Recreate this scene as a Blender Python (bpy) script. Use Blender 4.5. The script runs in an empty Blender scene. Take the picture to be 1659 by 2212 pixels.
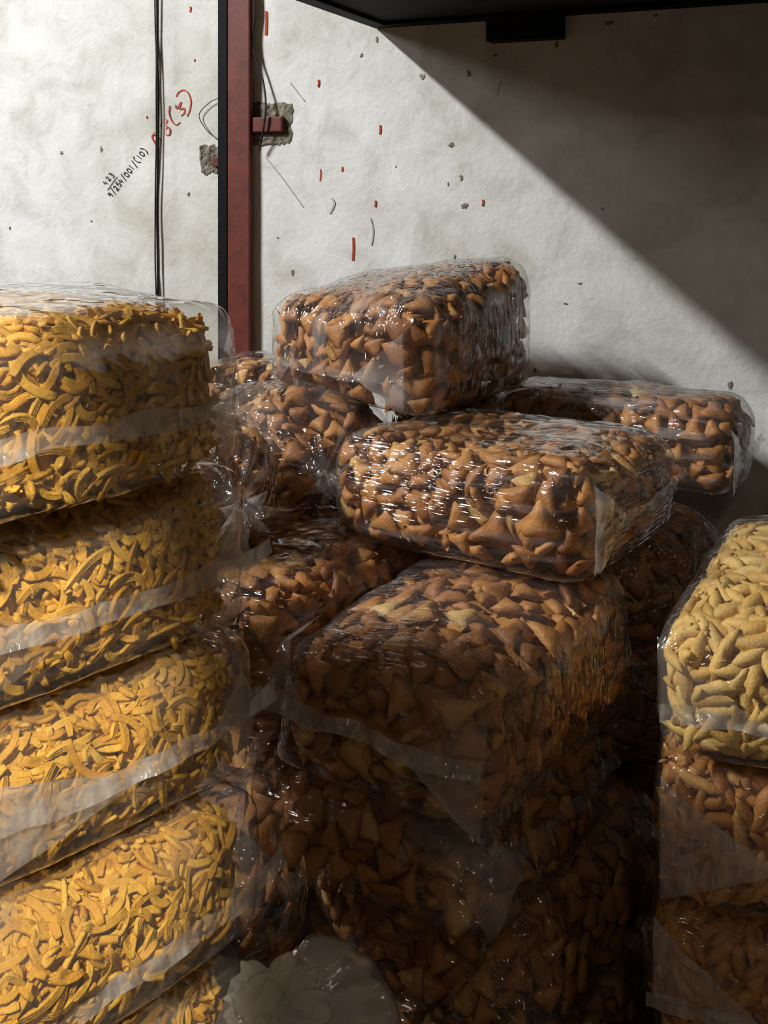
import bpy, bmesh, math, random
from mathutils import Vector, Matrix, noise
from mathutils.bvhtree import BVHTree

noise.seed_set(7)
scene = bpy.context.scene
COL = scene.collection
W, H, F, CX, HZ = 1659, 2212, 2400.0, 829.5, 430.0   # frame, focal length in px, horizon row
CAMZ = 1.56

# ------------------------------------------------------------------ camera
cd = bpy.data.cameras.new('camera')
cam = bpy.data.objects.new('camera', cd)
COL.objects.link(cam)
cam.location = (0, 0, CAMZ)
cam.rotation_euler = (math.pi / 2, 0, 0)
cd.sensor_fit = 'VERTICAL'
cd.sensor_height = 36.0
cd.lens = F / H * 36.0
cd.shift_y = -(H / 2 - HZ) / H
cd.clip_start = 0.02
scene.camera = cam

# ------------------------------------------------------------------ world and lamps
world = bpy.data.worlds.new('storeroom_air')
scene.world = world
world.use_nodes = True
bg = world.node_tree.nodes['Background']
bg.inputs[0].default_value = (1.0, 0.80, 0.60, 1)
bg.inputs[1].default_value = 0.056


def area_lamp(name, loc, target, sx, sy, watts, color, spin=0.0):
    ld = bpy.data.lights.new(name, 'AREA')
    ld.shape = 'RECTANGLE'
    ld.size, ld.size_y = sx, sy
    ld.energy = watts
    ld.color = color
    o = bpy.data.objects.new(name, ld)
    COL.objects.link(o)
    o.location = loc
    o.rotation_euler = (Vector(target) - Vector(loc)).to_track_quat('-Z', 'Y').to_euler()
    o.rotation_euler.rotate_axis('Z', spin)
    return o


AW = math.atan(1028 / 2400.0)                     # how far the back wall is turned
SA, CA = math.sin(AW), math.cos(AW)
WD = 2.88                                         # wall plane: SA*x + CA*y = WD
WN = Vector((-SA, -CA, 0))                        # out of the wall
WT = Vector((CA, -SA, 0))                         # along the wall to the right


def P(px, py, Y):
    return Vector(((px - CX) / F * Y, Y, CAMZ - (py - HZ) / F * Y))


def PZ(px, py, z):
    """point on the ray of a pixel at height z (relative to the camera)"""
    return P(px, py, -z * F / (py - HZ))


def wallpt(px, py, out=0.0):
    dx = (px - CX) / F
    Y = (WD - out) / (CA + dx * SA)
    return P(px, py, Y)


def wall_d(u, z):
    """unevenness of the plaster: how far it stands out of the wall plane"""
    step_u = (wallpt(351, 400) - WN * -WD).dot(WT)
    d = 0.004 * noise.noise(Vector((u * 2.2, z * 2.2, 3.1))) + 0.0025 * noise.noise(Vector((u * 9, z * 9, 7.7)))
    st = (step_u + 0.006 * noise.noise(Vector((z * 3, 0, 5))) - u) / 0.02
    d += 0.014 * min(1, max(0, st + 0.5))
    rd = (u - step_u - 0.028) / 0.016
    return d + 0.006 * math.exp(-rd * rd)


def onwall(px, py, eps=0.0):
    """point on the uneven plaster itself"""
    p = wallpt(px, py)
    for _ in range(2):
        p = wallpt(px, py, wall_d((p - WN * -WD).dot(WT), p.z) + eps)
    return p


SHC = wallpt(812, 62)                             # corner of the overhead shelf on the wall
KEY = SHC + WT * -3.1 + WN * 3.4 + Vector((0, 0, 2.72))
KEY2 = SHC + WT * -2.35 + WN * 2.5 + Vector((0, 0, 1.05))
kl = area_lamp('ceiling_tube_lamp', KEY, wallpt(700, 700), 1.0, 0.09, 405, (0.98, 0.99, 1.0))
kz = (KEY - wallpt(700, 700)).normalized()
kx = (WT * -1.55 + Vector((0, 0, 1.36))).normalized()
ky = kz.cross(kx).normalized()
kx = ky.cross(kz)
kl.rotation_euler = Matrix((kx, ky, kz)).transposed().to_euler()
area_lamp('wall_tube_lamp', KEY2, wallpt(700, 700), 0.75, 0.06, 19, (1.0, 0.97, 0.93), 0.5)
area_lamp('shop_front_lamp', (0.15, -1.4, CAMZ + 1.35), (0.1, 1.8, 0.8), 0.10, 0.16, 4.2, (1.0, 0.86, 0.68))
# added spot behind the viewer; its cone edge makes the left stack's shadow line
SIDE = Vector((-0.50, -0.65, CAMZ + 1.15))
d1, d2, d3 = (P(x, y, Y) - SIDE for x, y, Y in ((165, 650, 1.36), (300, 1200, 1.40), (600, 1900, 1.43)))
nL = d1.cross(d3).normalized()
if nL.x > 0:
    nL = -nL
HALF = math.radians(34)
ax = d2.normalized() * math.cos(HALF) + nL * math.sin(HALF)
sd_ = bpy.data.lights.new('left_stack_spot', 'SPOT')
sd_.energy = 470
sd_.color = (1.0, 0.93, 0.80)
sd_.spot_size = 2 * HALF
sd_.spot_blend = 0.05
sd_.shadow_soft_size = 0.06
so_ = bpy.data.objects.new('left_stack_spot', sd_)
COL.objects.link(so_)
so_.location = SIDE
so_.rotation_euler = ax.to_track_quat('-Z', 'Y').to_euler()

vs = scene.view_settings
vs.view_transform = 'Standard'
vs.look = 'None'
vs.gamma = 1.0
vs.use_curve_mapping = False
vs.exposure = 0.0

scene.cycles.use_light_tree = False
scene.cycles.use_adaptive_sampling = True
scene.cycles.adaptive_threshold = 0.08
scene.cycles.adaptive_min_samples = 12
scene.cycles.max_bounces = 5
scene.cycles.diffuse_bounces = 3
scene.cycles.glossy_bounces = 2
scene.cycles.transmission_bounces = 2
scene.cycles.transparent_max_bounces = 12
scene.cycles.caustics_reflective = False
scene.cycles.caustics_refractive = False

# ------------------------------------------------------------------ materials
def srgb(r, g, b):
    f = lambda c: c / 12.92 if c <= 0.04045 else ((c + 0.055) / 1.055) ** 2.4
    return (f(r / 255), f(g / 255), f(b / 255), 1)


class NT:
    def __init__(s, name):
        s.m = bpy.data.materials.new(name)
        s.m.use_nodes = True
        s.t = s.m.node_tree
        s.t.nodes.clear()
        s.out = s.n('ShaderNodeOutputMaterial')

    def n(s, typ, **kw):
        d = s.t.nodes.new(typ)
        for k, v in kw.items():
            setattr(d, k, v)
        return d

    def l(s, a, b):
        s.t.links.new(a, b)

    def val(s, sock, v):
        if hasattr(v, 'links') or hasattr(v, 'is_linked'):
            s.l(v, sock)
        else:
            sock.default_value = v

    def math(s, op, a, b=0.0, clamp=False):
        d = s.n('ShaderNodeMath', operation=op)
        d.use_clamp = clamp
        s.val(d.inputs[0], a)
        s.val(d.inputs[1], b)
        return d.outputs[0]

    def coords(s, scale=(1, 1, 1), rot=(0, 0, 0)):
        tc = s.n('ShaderNodeTexCoord')
        mp = s.n('ShaderNodeMapping')
        mp.inputs['Scale'].default_value = scale
        mp.inputs['Rotation'].default_value = rot
        s.l(tc.outputs['Object'], mp.inputs['Vector'])
        return mp.outputs[0]

    def noise(s, vec, scale, detail=3, rough=0.5, dist=0.0):
        d = s.n('ShaderNodeTexNoise')
        s.l(vec, d.inputs['Vector'])
        d.inputs['Scale'].default_value = scale
        d.inputs['Detail'].default_value = detail
        d.inputs['Roughness'].default_value = rough
        d.inputs['Distortion'].default_value = dist
        return d.outputs['Fac']

    def ramp(s, fac, stops):
        d = s.n('ShaderNodeValToRGB')
        el = d.color_ramp.elements
        while len(el) < len(stops):
            el.new(0.5)
        for e, (p, c) in zip(el, stops):
            e.position = p
            e.color = c if len(c) == 4 else (*c, 1)
        s.l(fac, d.inputs[0])
        return d.outputs[0]

    def mix(s, fac, a, b, blend='MIX'):
        d = s.n('ShaderNodeMix', data_type='RGBA', blend_type=blend)
        s.val(d.inputs[0], fac)
        s.val(d.inputs[6], a)
        s.val(d.inputs[7], b)
        return d.outputs[2]

    def bump(s, h, strength, dist=0.01, normal=None):
        d = s.n('ShaderNodeBump')
        d.inputs['Strength'].default_value = strength
        d.inputs['Distance'].default_value = dist
        s.l(h, d.inputs['Height'])
        if normal is not None:
            s.l(normal, d.inputs['Normal'])
        return d.outputs[0]

    def principled(s, color, rough=0.6, normal=None, spec=0.5, metallic=0.0):
        d = s.n('ShaderNodeBsdfPrincipled')
        s.val(d.inputs['Base Color'], color)
        s.val(d.inputs['Roughness'], rough)
        d.inputs['Specular IOR Level'].default_value = spec
        d.inputs['Metallic'].default_value = metallic
        if normal is not None:
            s.l(normal, d.inputs['Normal'])
        s.l(d.outputs[0], s.out.inputs[0])
        return d


def mat_wall():
    t = NT('whitewashed_plaster')
    v = t.coords()
    big = t.noise(v, 1.6, 4, 0.6)
    mid = t.noise(v, 7, 5, 0.65, 0.6)
    fine = t.noise(v, 60, 3, 0.6)
    streak = t.noise(t.coords((9, 9, 0.9)), 1.6, 4, 0.6)
    c = t.ramp(mid, [(0.30, srgb(190, 189, 181)), (0.48, srgb(210, 210, 206)), (0.66, srgb(220, 221, 219))])
    g = t.ramp(big, [(0.40, (1, 1, 1)), (0.72, srgb(232, 230, 222))])
    c = t.mix(1.0, c, g, 'MULTIPLY')
    st = t.ramp(streak, [(0.55, (0, 0, 0)), (0.75, (1, 1, 1))])
    c = t.mix(t.math('MULTIPLY', st, 0.20), c, srgb(166, 162, 146))
    speck = t.ramp(t.noise(v, 26, 2, 0.5), [(0.70, (0, 0, 0)), (0.76, (1, 1, 1))])
    c = t.mix(t.math('MULTIPLY', speck, 0.20), c, srgb(128, 124, 108))
    h = t.math('ADD', t.math('MULTIPLY', mid, 0.9), t.math('MULTIPLY', fine, 0.35))
    nb = t.bump(h, 0.35, 0.012)
    t.principled(c, 0.92, nb, 0.15)
    return t.m


def mat_plain(name, a, b, scale=30, rough=0.6, bump=0.2, spec=0.4, metallic=0.0):
    t = NT(name)
    v = t.coords()
    n = t.noise(v, scale, 4, 0.6)
    c = t.ramp(n, [(0.3, srgb(*a)), (0.7, srgb(*b))])
    t.principled(c, rough, t.bump(n, bump, 0.004), spec, metallic)
    return t.m


def mat_snack(name, stops, rough=0.48, bscale=160, spec=0.45):
    """fried pieces: each piece has its own tone"""
    t = NT(name)
    oi = t.n('ShaderNodeObjectInfo')
    ge = t.n('ShaderNodeNewGeometry')
    r = t.math('FRACT', t.math('ADD', oi.outputs['Random'], ge.outputs['Random Per Island']))
    c = t.ramp(r, stops)
    v = t.coords()
    n = t.noise(v, bscale * 0.35, 4, 0.65)
    c = t.mix(t.ramp(n, [(0.35, (0.0, 0.0, 0.0)), (0.75, (0.55, 0.55, 0.55))]), c, t.mix(1.0, c, (0.50, 0.42, 0.34, 1), 'MULTIPLY'), 'MIX')
    grain = t.noise(v, bscale * 4.5, 2, 0.6)
    c = t.mix(t.ramp(grain, [(0.45, (0, 0, 0)), (0.72, (0.5, 0.5, 0.5))]), c, t.mix(1.0, c, (1.45, 1.4, 1.35, 1), 'MULTIPLY'))
    nb = t.bump(t.math('ADD', t.noise(v, bscale, 2, 0.6), t.math('MULTIPLY', grain, 0.35)), 0.55, 0.003)
    t.principled(c, rough, nb, spec)
    return t.m


def mat_film(name, haze, gloss=1.0, rough=0.09, streak=(4, 34, 14), bs=0.5, tint=(0.98, 0.97, 0.95), hazecol=(0.86, 0.85, 0.83), fine=1.0, wrinkled=False):
    """thin polythene: see-through sheet, Fresnel gloss, a little milkiness"""
    t = NT(name)
    v = t.coords()
    vs_ = t.coords(streak)
    coarse = t.noise(v, 19, 1, 0.5, 0.0)
    wr = t.noise(vs_, 1.7, 2, 0.6, 0.0)
    crease = t.math('ABSOLUTE', t.math('SUBTRACT', wr, 0.5))
    hgt = t.math('ADD', coarse, t.math('MULTIPLY', crease, -1.5 * fine))
    b3 = t.bump(hgt, bs, 0.032)
    fr = t.n('ShaderNodeFresnel')
    fr.inputs['IOR'].default_value = 1.48
    ge = t.n('ShaderNodeNewGeometry')
    front = t.math('SUBTRACT', 1.0, ge.outputs['Backfacing'])
    fac = t.math('MULTIPLY', t.math('MULTIPLY', fr.outputs[0], 1.9 * gloss), front, True)
    fac = t.math('MINIMUM', fac, 0.75)
    tr = t.n('ShaderNodeBsdfTransparent')
    tr.inputs[0].default_value = (*tint, 1)
    df = t.n('ShaderNodeBsdfDiffuse')
    df.inputs[0].default_value = (*hazecol, 1)
    tl = t.n('ShaderNodeBsdfTranslucent')
    tl.inputs[0].default_value = (*hazecol, 1)
    hz = t.n('ShaderNodeMixShader')
    hz.inputs[0].default_value = 0.5
    t.l(df.outputs[0], hz.inputs[1])
    t.l(tl.outputs[0], hz.inputs[2])
    cloud = t.noise(vs_, 0.9, 2, 0.65, 0.0)
    hf = t.ramp(cloud, [(0.32, (haze * 0.45,) * 3), (0.52, (haze,) * 3), (0.72, (min(1, haze * 2.2),) * 3)])
    if wrinkled:
        hf = t.ramp(cloud, [(0.44, (haze * 0.4,) * 3), (0.56, (haze,) * 3), (0.66, (min(1, haze * 3.4),) * 3)])
    m1 = t.n('ShaderNodeMixShader')
    t.l(hf, m1.inputs[0])
    t.l(tr.outputs[0], m1.inputs[1])
    t.l(hz.outputs[0], m1.inputs[2])
    gl = t.n('ShaderNodeBsdfGlossy')
    gl.inputs['Roughness'].default_value = rough
    t.l(b3, gl.inputs['Normal'])
    m2 = t.n('ShaderNodeMixShader')
    t.l(fac, m2.inputs[0])
    t.l(m1.outputs[0], m2.inputs[1])
    t.l(gl.outputs[0], m2.inputs[2])
    t.l(m2.outputs[0], t.out.inputs[0])
    return t.m


M = {
    'wall': mat_wall(),
    'floor': mat_plain('dusty_concrete', (70, 64, 58), (98, 90, 82), 12, 0.9, 0.3, 0.2),
    'red': mat_plain('worn_red_oxide_paint', (78, 34, 26), (106, 46, 34), 22, 0.55, 0.25, 0.35),
    'black': mat_plain('black_paint', (6, 6, 7), (14, 13, 13), 30, 0.7, 0.1, 0.15),
    'shelf': mat_plain('sooty_dark_board', (20, 18, 16), (34, 30, 27), 18, 0.8, 0.3, 0.15),
    'cable': mat_plain('brown_black_cable_sheath', (24, 17, 15), (44, 32, 28), 40, 0.5, 0.1, 0.4),
    'mortar': mat_plain('crumbling_mortar', (74, 68, 58), (142, 136, 122), 55, 0.95, 1.0, 0.1),
    'ink': mat_plain('black_marker', (30, 30, 34), (52, 52, 56), 60, 0.8, 0.0, 0.1),
    'crayon': mat_plain('red_crayon', (160, 66, 54), (188, 92, 78), 60, 0.8, 0.0, 0.1),
    'redmark': mat_plain('red_paint_dab', (150, 56, 36), (176, 74, 50), 60, 0.8, 0.0, 0.1),
    'chip': mat_plain('exposed_grey_render', (92, 86, 72), (150, 144, 126), 90, 0.95, 0.5, 0.1),
    'scuff_shadow': mat_plain('grey_scuff_wire_shadow', (160, 158, 150), (182, 180, 172), 60, 0.9, 0.0, 0.1),
    'cracker': mat_snack('fried_brown_cracker', [(0.0, srgb(142, 90, 44)), (0.3, srgb(160, 105, 52)), (0.6, srgb(178, 121, 61)), (0.9, srgb(194, 138, 74)), (0.985, srgb(206, 162, 94)), (1.0, srgb(220, 192, 128))]),
    'strand': mat_snack('fried_yellow_strand', [(0.0, srgb(206, 150, 44)), (0.5, srgb(222, 170, 58)), (1.0, srgb(238, 192, 82))], 0.55, 220, 0.3),
    'pale': mat_snack('pale_fried_quill', [(0.0, srgb(206, 164, 82)), (0.5, srgb(220, 180, 98)), (1.0, srgb(232, 198, 122))], 0.5, 200, 0.35),
    'amber': mat_snack('amber_fried_quill', [(0.0, srgb(186, 122, 50)), (0.5, srgb(206, 144, 66)), (1.0, srgb(220, 164, 88))], 0.42, 200, 0.5),
    'film': mat_film('clear_polythene', 0.060, 1.0, 0.10),
    'flange': mat_film('milky_folded_polythene', 0.40, 1.0, 0.14, (8, 8, 4), 0.35),
    'film_folded': mat_film('creased_polythene', 0.10, 1.1, 0.11, (17, 17, 4), 0.6, wrinkled=True),
    'gusset': mat_film('folded_polythene', 0.24, 1.1, 0.13, (10, 10, 10), 0.4),
    'film_streaky': mat_film('streaky_stretched_polythene', 0.12, 1.1, 0.12, (5, 36, 50), 0.55, wrinkled=True),
    'film_tight': mat_film('clear_stretched_polythene', 0.06, 1.0, 0.10, (5, 5, 46), 0.5, wrinkled=True),
    'film_tied': mat_film('clear_gathered_polythene', 0.10, 1.0, 0.14, (14, 14, 14), 0.7),
    'film_milky': mat_film('milky_polythene', 0.115, 1.0, 0.10, (9, 9, 6), 0.5, (0.97, 0.96, 0.94)),
    'fin': mat_film('double_polythene_seal', 0.42, 1.1, 0.16, (40, 40, 6), 0.4),
    'fin_clear': mat_film('clear_polythene_seal', 0.14, 1.2, 0.12, (40, 40, 6), 0.4),
    'sack': mat_film('white_translucent_polythene', 0.55, 1.4, 0.16, (6, 6, 4), 0.7, (0.95, 0.94, 0.92), (0.90, 0.89, 0.86)),
}


# ------------------------------------------------------------------ object helpers
def mesh_obj(name, verts, faces, mat, parent=None, smooth=False):
    me = bpy.data.meshes.new(name)
    me.from_pydata([tuple(v) for v in verts], [], faces)
    me.update()
    if smooth:
        me.polygons.foreach_set('use_smooth', [True] * len(me.polygons))
    if mat is not None:
        me.materials.append(M[mat])
    o = bpy.data.objects.new(name, me)
    COL.objects.link(o)
    if parent is not None:
        o.parent = parent
    return o


def tag(o, label=None, cat=None, group=None, kind=None):
    if label:
        o['label'] = label
    if cat:
        o['category'] = cat
    if group:
        o['group'] = group
    if kind:
        o['kind'] = kind
    return o


def empty(name, loc, rot=(0, 0, 0)):
    o = bpy.data.objects.new(name, None)
    o.empty_display_size = 0.05
    COL.objects.link(o)
    o.location = loc
    o.rotation_euler = rot
    return o


def frame_box(a, b, c, o, bevel=0.0):
    """box from origin o with edge vectors a, b, c -> verts, faces"""
    v = [o, o + a, o + a + b, o + b, o + c, o + a + c, o + a + b + c, o + b + c]
    f = [(0, 3, 2, 1), (4, 5, 6, 7), (0, 1, 5, 4), (1, 2, 6, 5), (2, 3, 7, 6), (3, 0, 4, 7)]
    bm = bmesh.new()
    vs_ = [bm.verts.new(p) for p in v]
    for q in f:
        bm.faces.new([vs_[i] for i in q])
    bmesh.ops.recalc_face_normals(bm, faces=bm.faces[:])
    if bevel > 0:
        bmesh.ops.bevel(bm, geom=bm.edges[:], offset=bevel, segments=2, affect='EDGES', profile=0.5)
    bm.verts.index_update()
    vv = [p.co.copy() for p in bm.verts]
    ff = [[p.index for p in q.verts] for q in bm.faces]
    bm.free()
    return vv, ff


def tube(points, radius, sides=8, closed_ends=True):
    """tube along a polyline"""
    verts, faces = [], []
    n = len(points)
    prev = None
    for i, p in enumerate(points):
        d = (points[min(i + 1, n - 1)] - points[max(i - 1, 0)]).normalized()
        ref = prev if prev is not None else (Vector((0, 0, 1)) if abs(d.z) < 0.9 else Vector((1, 0, 0)))
        x = d.cross(ref)
        if x.length < 1e-6:
            x = d.cross(Vector((0, 1, 0)))
        x.normalize()
        y = x.cross(d).normalized()
        prev = y
        r = radius(i / (n - 1)) if callable(radius) else radius
        for k in range(sides):
            a = 2 * math.pi * k / sides
            verts.append(p + x * math.cos(a) * r + y * math.sin(a) * r)
    for i in range(n - 1):
        for k in range(sides):
            a, b = i * sides + k, i * sides + (k + 1) % sides
            faces.append((a, b, b + sides, a + sides))
    if closed_ends:
        faces.append(tuple(range(sides))[::-1])
        faces.append(tuple((n - 1) * sides + k for k in range(sides)))
    return verts, faces


def spline(pts, per=8):
    """Catmull-Rom through points"""
    out = []
    q = [pts[0]] + list(pts) + [pts[-1]]
    for i in range(1, len(q) - 2):
        p0, p1, p2, p3 = q[i - 1], q[i], q[i + 1], q[i + 2]
        for k in range(per):
            t = k / per
            out.append(0.5 * ((2 * p1) + (p2 - p0) * t + (2 * p0 - 5 * p1 + 4 * p2 - p3) * t * t + (3 * p1 - p0 - 3 * p2 + p3) * t ** 3))
    out.append(pts[-1].copy())
    return out


# ------------------------------------------------------------------ the room shell
def build_wall():
    # a plastered wall with gentle unevenness; left of the cables it steps forward a little
    u0, u1, z0, z1 = -3.2, 2.2, 0.0, 3.0
    nu, nz = 216, 90
    org = WN * -WD
    verts, faces = [], []
    for j in range(nz + 1):
        for i in range(nu + 1):
            u = u0 + (u1 - u0) * i / nu
            z = z0 + (z1 - z0) * j / nz
            d = wall_d(u, z)
            verts.append(org + WT * u + WN * d + Vector((0, 0, z)))
    for j in range(nz):
        for i in range(nu):
            a = j * (nu + 1) + i
            faces.append((a, a + 1, a + nu + 2, a + nu + 1))
    # thickness behind
    base = len(verts)
    for (u, z) in ((u0, z0), (u1, z0), (u1, z1), (u0, z1)):
        verts.append(org + WT * u - WN * 0.15 + Vector((0, 0, z)))
    c = (0, nu, nz * (nu + 1) + nu, nz * (nu + 1))
    faces.append((base + 3, base + 2, base + 1, base))
    o = mesh_obj('wall_back', verts, faces, 'wall', None, True)
    tag(o, 'stained white plaster wall with scribbles and chips behind the bags', None, None, 'structure')
    return o


wall = build_wall()
fv, ff = frame_box(Vector((5.4, 0, 0)), Vector((0, 5.4, 0)), Vector((0, 0, -0.1)), Vector((-3.2, -0.9, 0)))
floor = tag(mesh_obj('floor', fv, ff, 'floor'), 'dark dusty concrete storeroom floor', None, None, 'structure')


def blob(px, py, rx, ry, out, n=14, jag=0.25, seed=0, thick=0.0025):
    """irregular flake lying on the wall; rx, ry in photo px"""
    r_ = random.Random(seed)
    c0 = onwall(px, py)
    out = 0
    k = c0.y / F
    ring = []
    for i in range(n):
        a = 2 * math.pi * i / n
        q = 1 + r_.uniform(-jag, jag)
        ring.append(WT * (math.cos(a) * rx * k * q) + Vector((0, 0, math.sin(a) * ry * k * q)))
    v = [c0 + WN * (out + thick)] + [c0 + p + WN * (out + thick * 0.8) for p in ring] + [c0 + p * 1.06 - WN * 0.004 for p in ring]
    f = [(0, 1 + i, 1 + (i + 1) % n) for i in range(n)]
    f += [(1 + i, 1 + n + i, 1 + n + (i + 1) % n, 1 + (i + 1) % n) for i in range(n)]
    return v, f


def merge(parts):
    V_, F_ = [], []
    for v, f in parts:
        b = len(V_)
        V_ += v
        F_ += [tuple(i + b for i in q) for q in f]
    return V_, F_


def stroke(pts, w, out=0.0085):
    """a flat pen stroke on the wall through photo pixels; w in px"""
    q = spline([Vector((x, y, 0)) for x, y in pts], 5) if len(pts) > 2 else [Vector((x, y, 0)) for x, y in pts]
    v, f = [], []
    n = len(q)
    for i, p in enumerate(q):
        d = (q[min(i + 1, n - 1)] - q[max(i - 1, 0)])
        d.normalize()
        nx, ny = -d.y * w / 2, d.x * w / 2
        v.append(onwall(p.x + nx, p.y + ny, 0.0022))
        v.append(onwall(p.x - nx, p.y - ny, 0.0022))
    for i in range(n - 1):
        f.append((2 * i, 2 * i + 1, 2 * i + 3, 2 * i + 2))
    return v, f


GLYPH = {
    '0': [[(.5, 1), (.15, .75), (.15, .25), (.5, 0), (.85, .25), (.85, .75), (.5, 1)]],
    '1': [[(.5, 1), (.5, 0)]],
    '2': [[(.1, .8), (.45, 1), (.8, .8), (.6, .45), (.1, .05), (.5, .1), (.95, .0)]],
    '3': [[(.1, .95), (.6, 1), (.75, .8), (.4, .55), (.8, .4), (.75, .1), (.4, -.05), (.1, .1)]],
    '4': [[(.45, 1), (.1, .45), (.85, .45)], [(.7, .7), (.6, 0)]],
    '5': [[(.85, 1), (.3, 1), (.2, .55), (.6, .6), (.85, .35), (.6, .02), (.1, .05)]],
    '8': [[(.75, .85), (.45, 1), (.25, .75), (.6, .5), (.8, .2), (.45, 0), (.2, .22), (.55, .55), (.75, .85)]],
    '9': [[(.8, .75), (.45, 1), (.2, .75), (.4, .5), (.8, .75), (.75, .3), (.6, 0)]],
    '/': [[(.85, 1.25), (.15, -.25)]],
    '(': [[(.85, 1.3), (.35, .9), (.3, .2), (.8, -.3)]],
    ')': [[(.15, 1.3), (.65, .9), (.7, .2), (.2, -.3)]],
}


def write(text, x, y, ang, size, pitch, w):
    """handwriting along a slanting baseline, photo pixels"""
    dx, dy = math.cos(ang), -math.sin(ang)
    ux, uy = -math.sin(ang), -math.cos(ang)
    parts = []
    r_ = random.Random(len(text))
    for i, ch in enumerate(text):
        jx, jy = r_.uniform(-.06, .06) * size, r_.uniform(-.1, .1) * size
        for s in GLYPH[ch]:
            parts.append(stroke([(x + dx * (i * pitch + a * size * .62 + jx) + ux * (b * size + jy),
                                  y + dy * (i * pitch + a * size * .62 + jx) + uy * (b * size + jy)) for a, b in s], w, 0.021 if x < 330 else 0.010))
    return parts


Z7 = lambda x, y: (200 + x / 3.607, 160 + y / 3.607)
ink = write('9/254/001/(10)', *Z7(150, 965), math.radians(53.0), 12.5, 9.3, 1.7)
ink += write('423', *Z7(108, 868), math.radians(53.5), 11.5, 10.5, 1.6)
ink += [stroke([Z7(115, 905), Z7(152, 852), Z7(190, 800)], 1.6, 0.021)]
v, f = merge(ink)
tag(mesh_obj('ink_handwriting', v, f, 'ink', wall), 'black pen figures 423 over 9/254/001/(10)')
cr = []
for s in ([(492, 552), (462, 490), (488, 452)], [(512, 492), (540, 525), (538, 556)],
          [(530, 402), (552, 352), (580, 362), (566, 398), (545, 412), (530, 400)], [(566, 398), (600, 428), (596, 470), (572, 474), (568, 440), (584, 412)],
          [(600, 245), (594, 300), (615, 362), (650, 396), (682, 374)],
          [(645, 240), (655, 270), (690, 215), (676, 274), (712, 266), (714, 300), (688, 326)],
          [(650, 176), (670, 140), (710, 124), (745, 150), (765, 212), (755, 282), (735, 330)]):
    cr.append(stroke([Z7(*p) for p in s], 2.6, 0.021))
v, f = merge(cr)
tag(mesh_obj('crayon_handwriting', v, f, 'crayon', wall), 'red crayon figures 58(3)')
rm = []
for (x, y, l, w) in ((688, 180, 16, 4), (821, 280, 20, 4), (811, 440, 14, 4), (1043, 438, 14, 4), (763, 538, 50, 5), (575, 50, 52, 5), (692, 378, 26, 2.0), (739, 365, 10, 3), (411, 20, 12, 3), (420, 130, 5, 2.5), (317, 253, 6, 2.5)):
    rm.append(stroke([(x, y - l / 2), (x + 0.5, y), (x - 1, y + l / 2)], w, 0.021 if x < 345 else 0.008))
v, f = merge(rm)
tag(mesh_obj('red_dab', v, f, 'redmark', wall), 'short red paint dabs', None, None, 'stuff')
sc_ = [stroke([(626, 178), (640, 196), (658, 219)], 2, 0.008), stroke([(572, 338), (612, 388), (655, 448)], 2.0, 0.008)]  # second stroke is the wire's cast shadow, painted on as a grey line
sc_ += [stroke([(1082, 175), (1076, 190), (1073, 205)], 1.6, 0.008), stroke([(800, 470), (806, 500), (802, 530)], 3, 0.008), stroke([(716, 428), (722, 440), (712, 462)], 4, 0.008)]
v, f = merge(sc_)
mesh_obj('scuff_wire_shadow', v, f, 'scuff_shadow', wall)['kind'] = 'stuff'
chips = []
for k, (x, y, rx, ry) in enumerate(((814, 85, 3, 9), (781, 120, 4, 6), (912, 165, 6, 8), (1012, 159, 6, 9), (976, 312, 8, 7), (996, 384, 4, 6), (1003, 444, 9, 8), (968, 398, 2, 6), (982, 556, 3, 8), (1253, 612, 6, 3), (1222, 656, 5, 3), (1577, 832, 7, 9), (1301, 450, 2.5, 2.5), (1155, 800, 5, 6), (22, 493, 3.5, 4), (133, 330, 5, 4), (198, 478, 3, 3), (600, 514, 2.5, 2.5), (855, 360, 2, 2.5), (632, 590, 4, 10), (740, 615, 7, 6), (408, 420, 4, 6), (219, 322, 4, 7), (1070, 120, 3, 4), (1202, 96, 5, 9), (1317, 50, 12, 5), (1416, 33, 6, 4))):
    chips.append(blob(x, y, rx * 0.8, ry * 0.8, 0, 11, 0.45, k, 0.0022))
v, f = merge(chips)
tag(mesh_obj('plaster_chip', v, f, 'chip', wall), 'small grey chips in the plaster', None, None, 'stuff')


def mortar(px0, py0, px1, py1, seed):
    """rough patch of mortar where a bracket is let into the wall"""
    r_ = random.Random(seed)
    nx, ny = 30, 30
    v, f, keep = [], [], {}
    for j in range(ny + 1):
        for i in range(nx + 1):
            a, b = i / nx, j / ny
            x = px0 + (px1 - px0) * a
            y = py0 + (py1 - py0) * b
            d = min(a, 1 - a, b, 1 - b) - 0.07 - 0.10 * noise.noise(Vector((a * 4, b * 4, seed))) - 0.05 * noise.noise(Vector((a * 13, b * 13, seed)))
            keep[i, j] = d > 0
            h = 0.0015 + 0.006 * abs(noise.noise(Vector((a * 6, b * 6, seed + 3)))) + 0.003 * noise.noise(Vector((a * 17, b * 17, seed)))
            v.append(onwall(x, y, max(-0.004, min(h, d * 0.12))))
    for j in range(ny):
        for i in range(nx):
            if keep[i, j] or keep[i + 1, j] or keep[i, j + 1] or keep[i + 1, j + 1]:
                a = j * (nx + 1) + i
                f.append((a, a + nx + 1, a + nx + 2, a + 1))
    return v, f


v, f = mortar(526, 214, 638, 320, 3)
tag(mesh_obj('mortar_patch', v, f, 'mortar', wall), 'rough grey mortar around the red bracket')
v, f = mortar(426, 308, 484, 382, 5)
tag(mesh_obj('mortar_patch', v, f, 'mortar', wall), 'smaller rough mortar patch left of the post')


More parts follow.
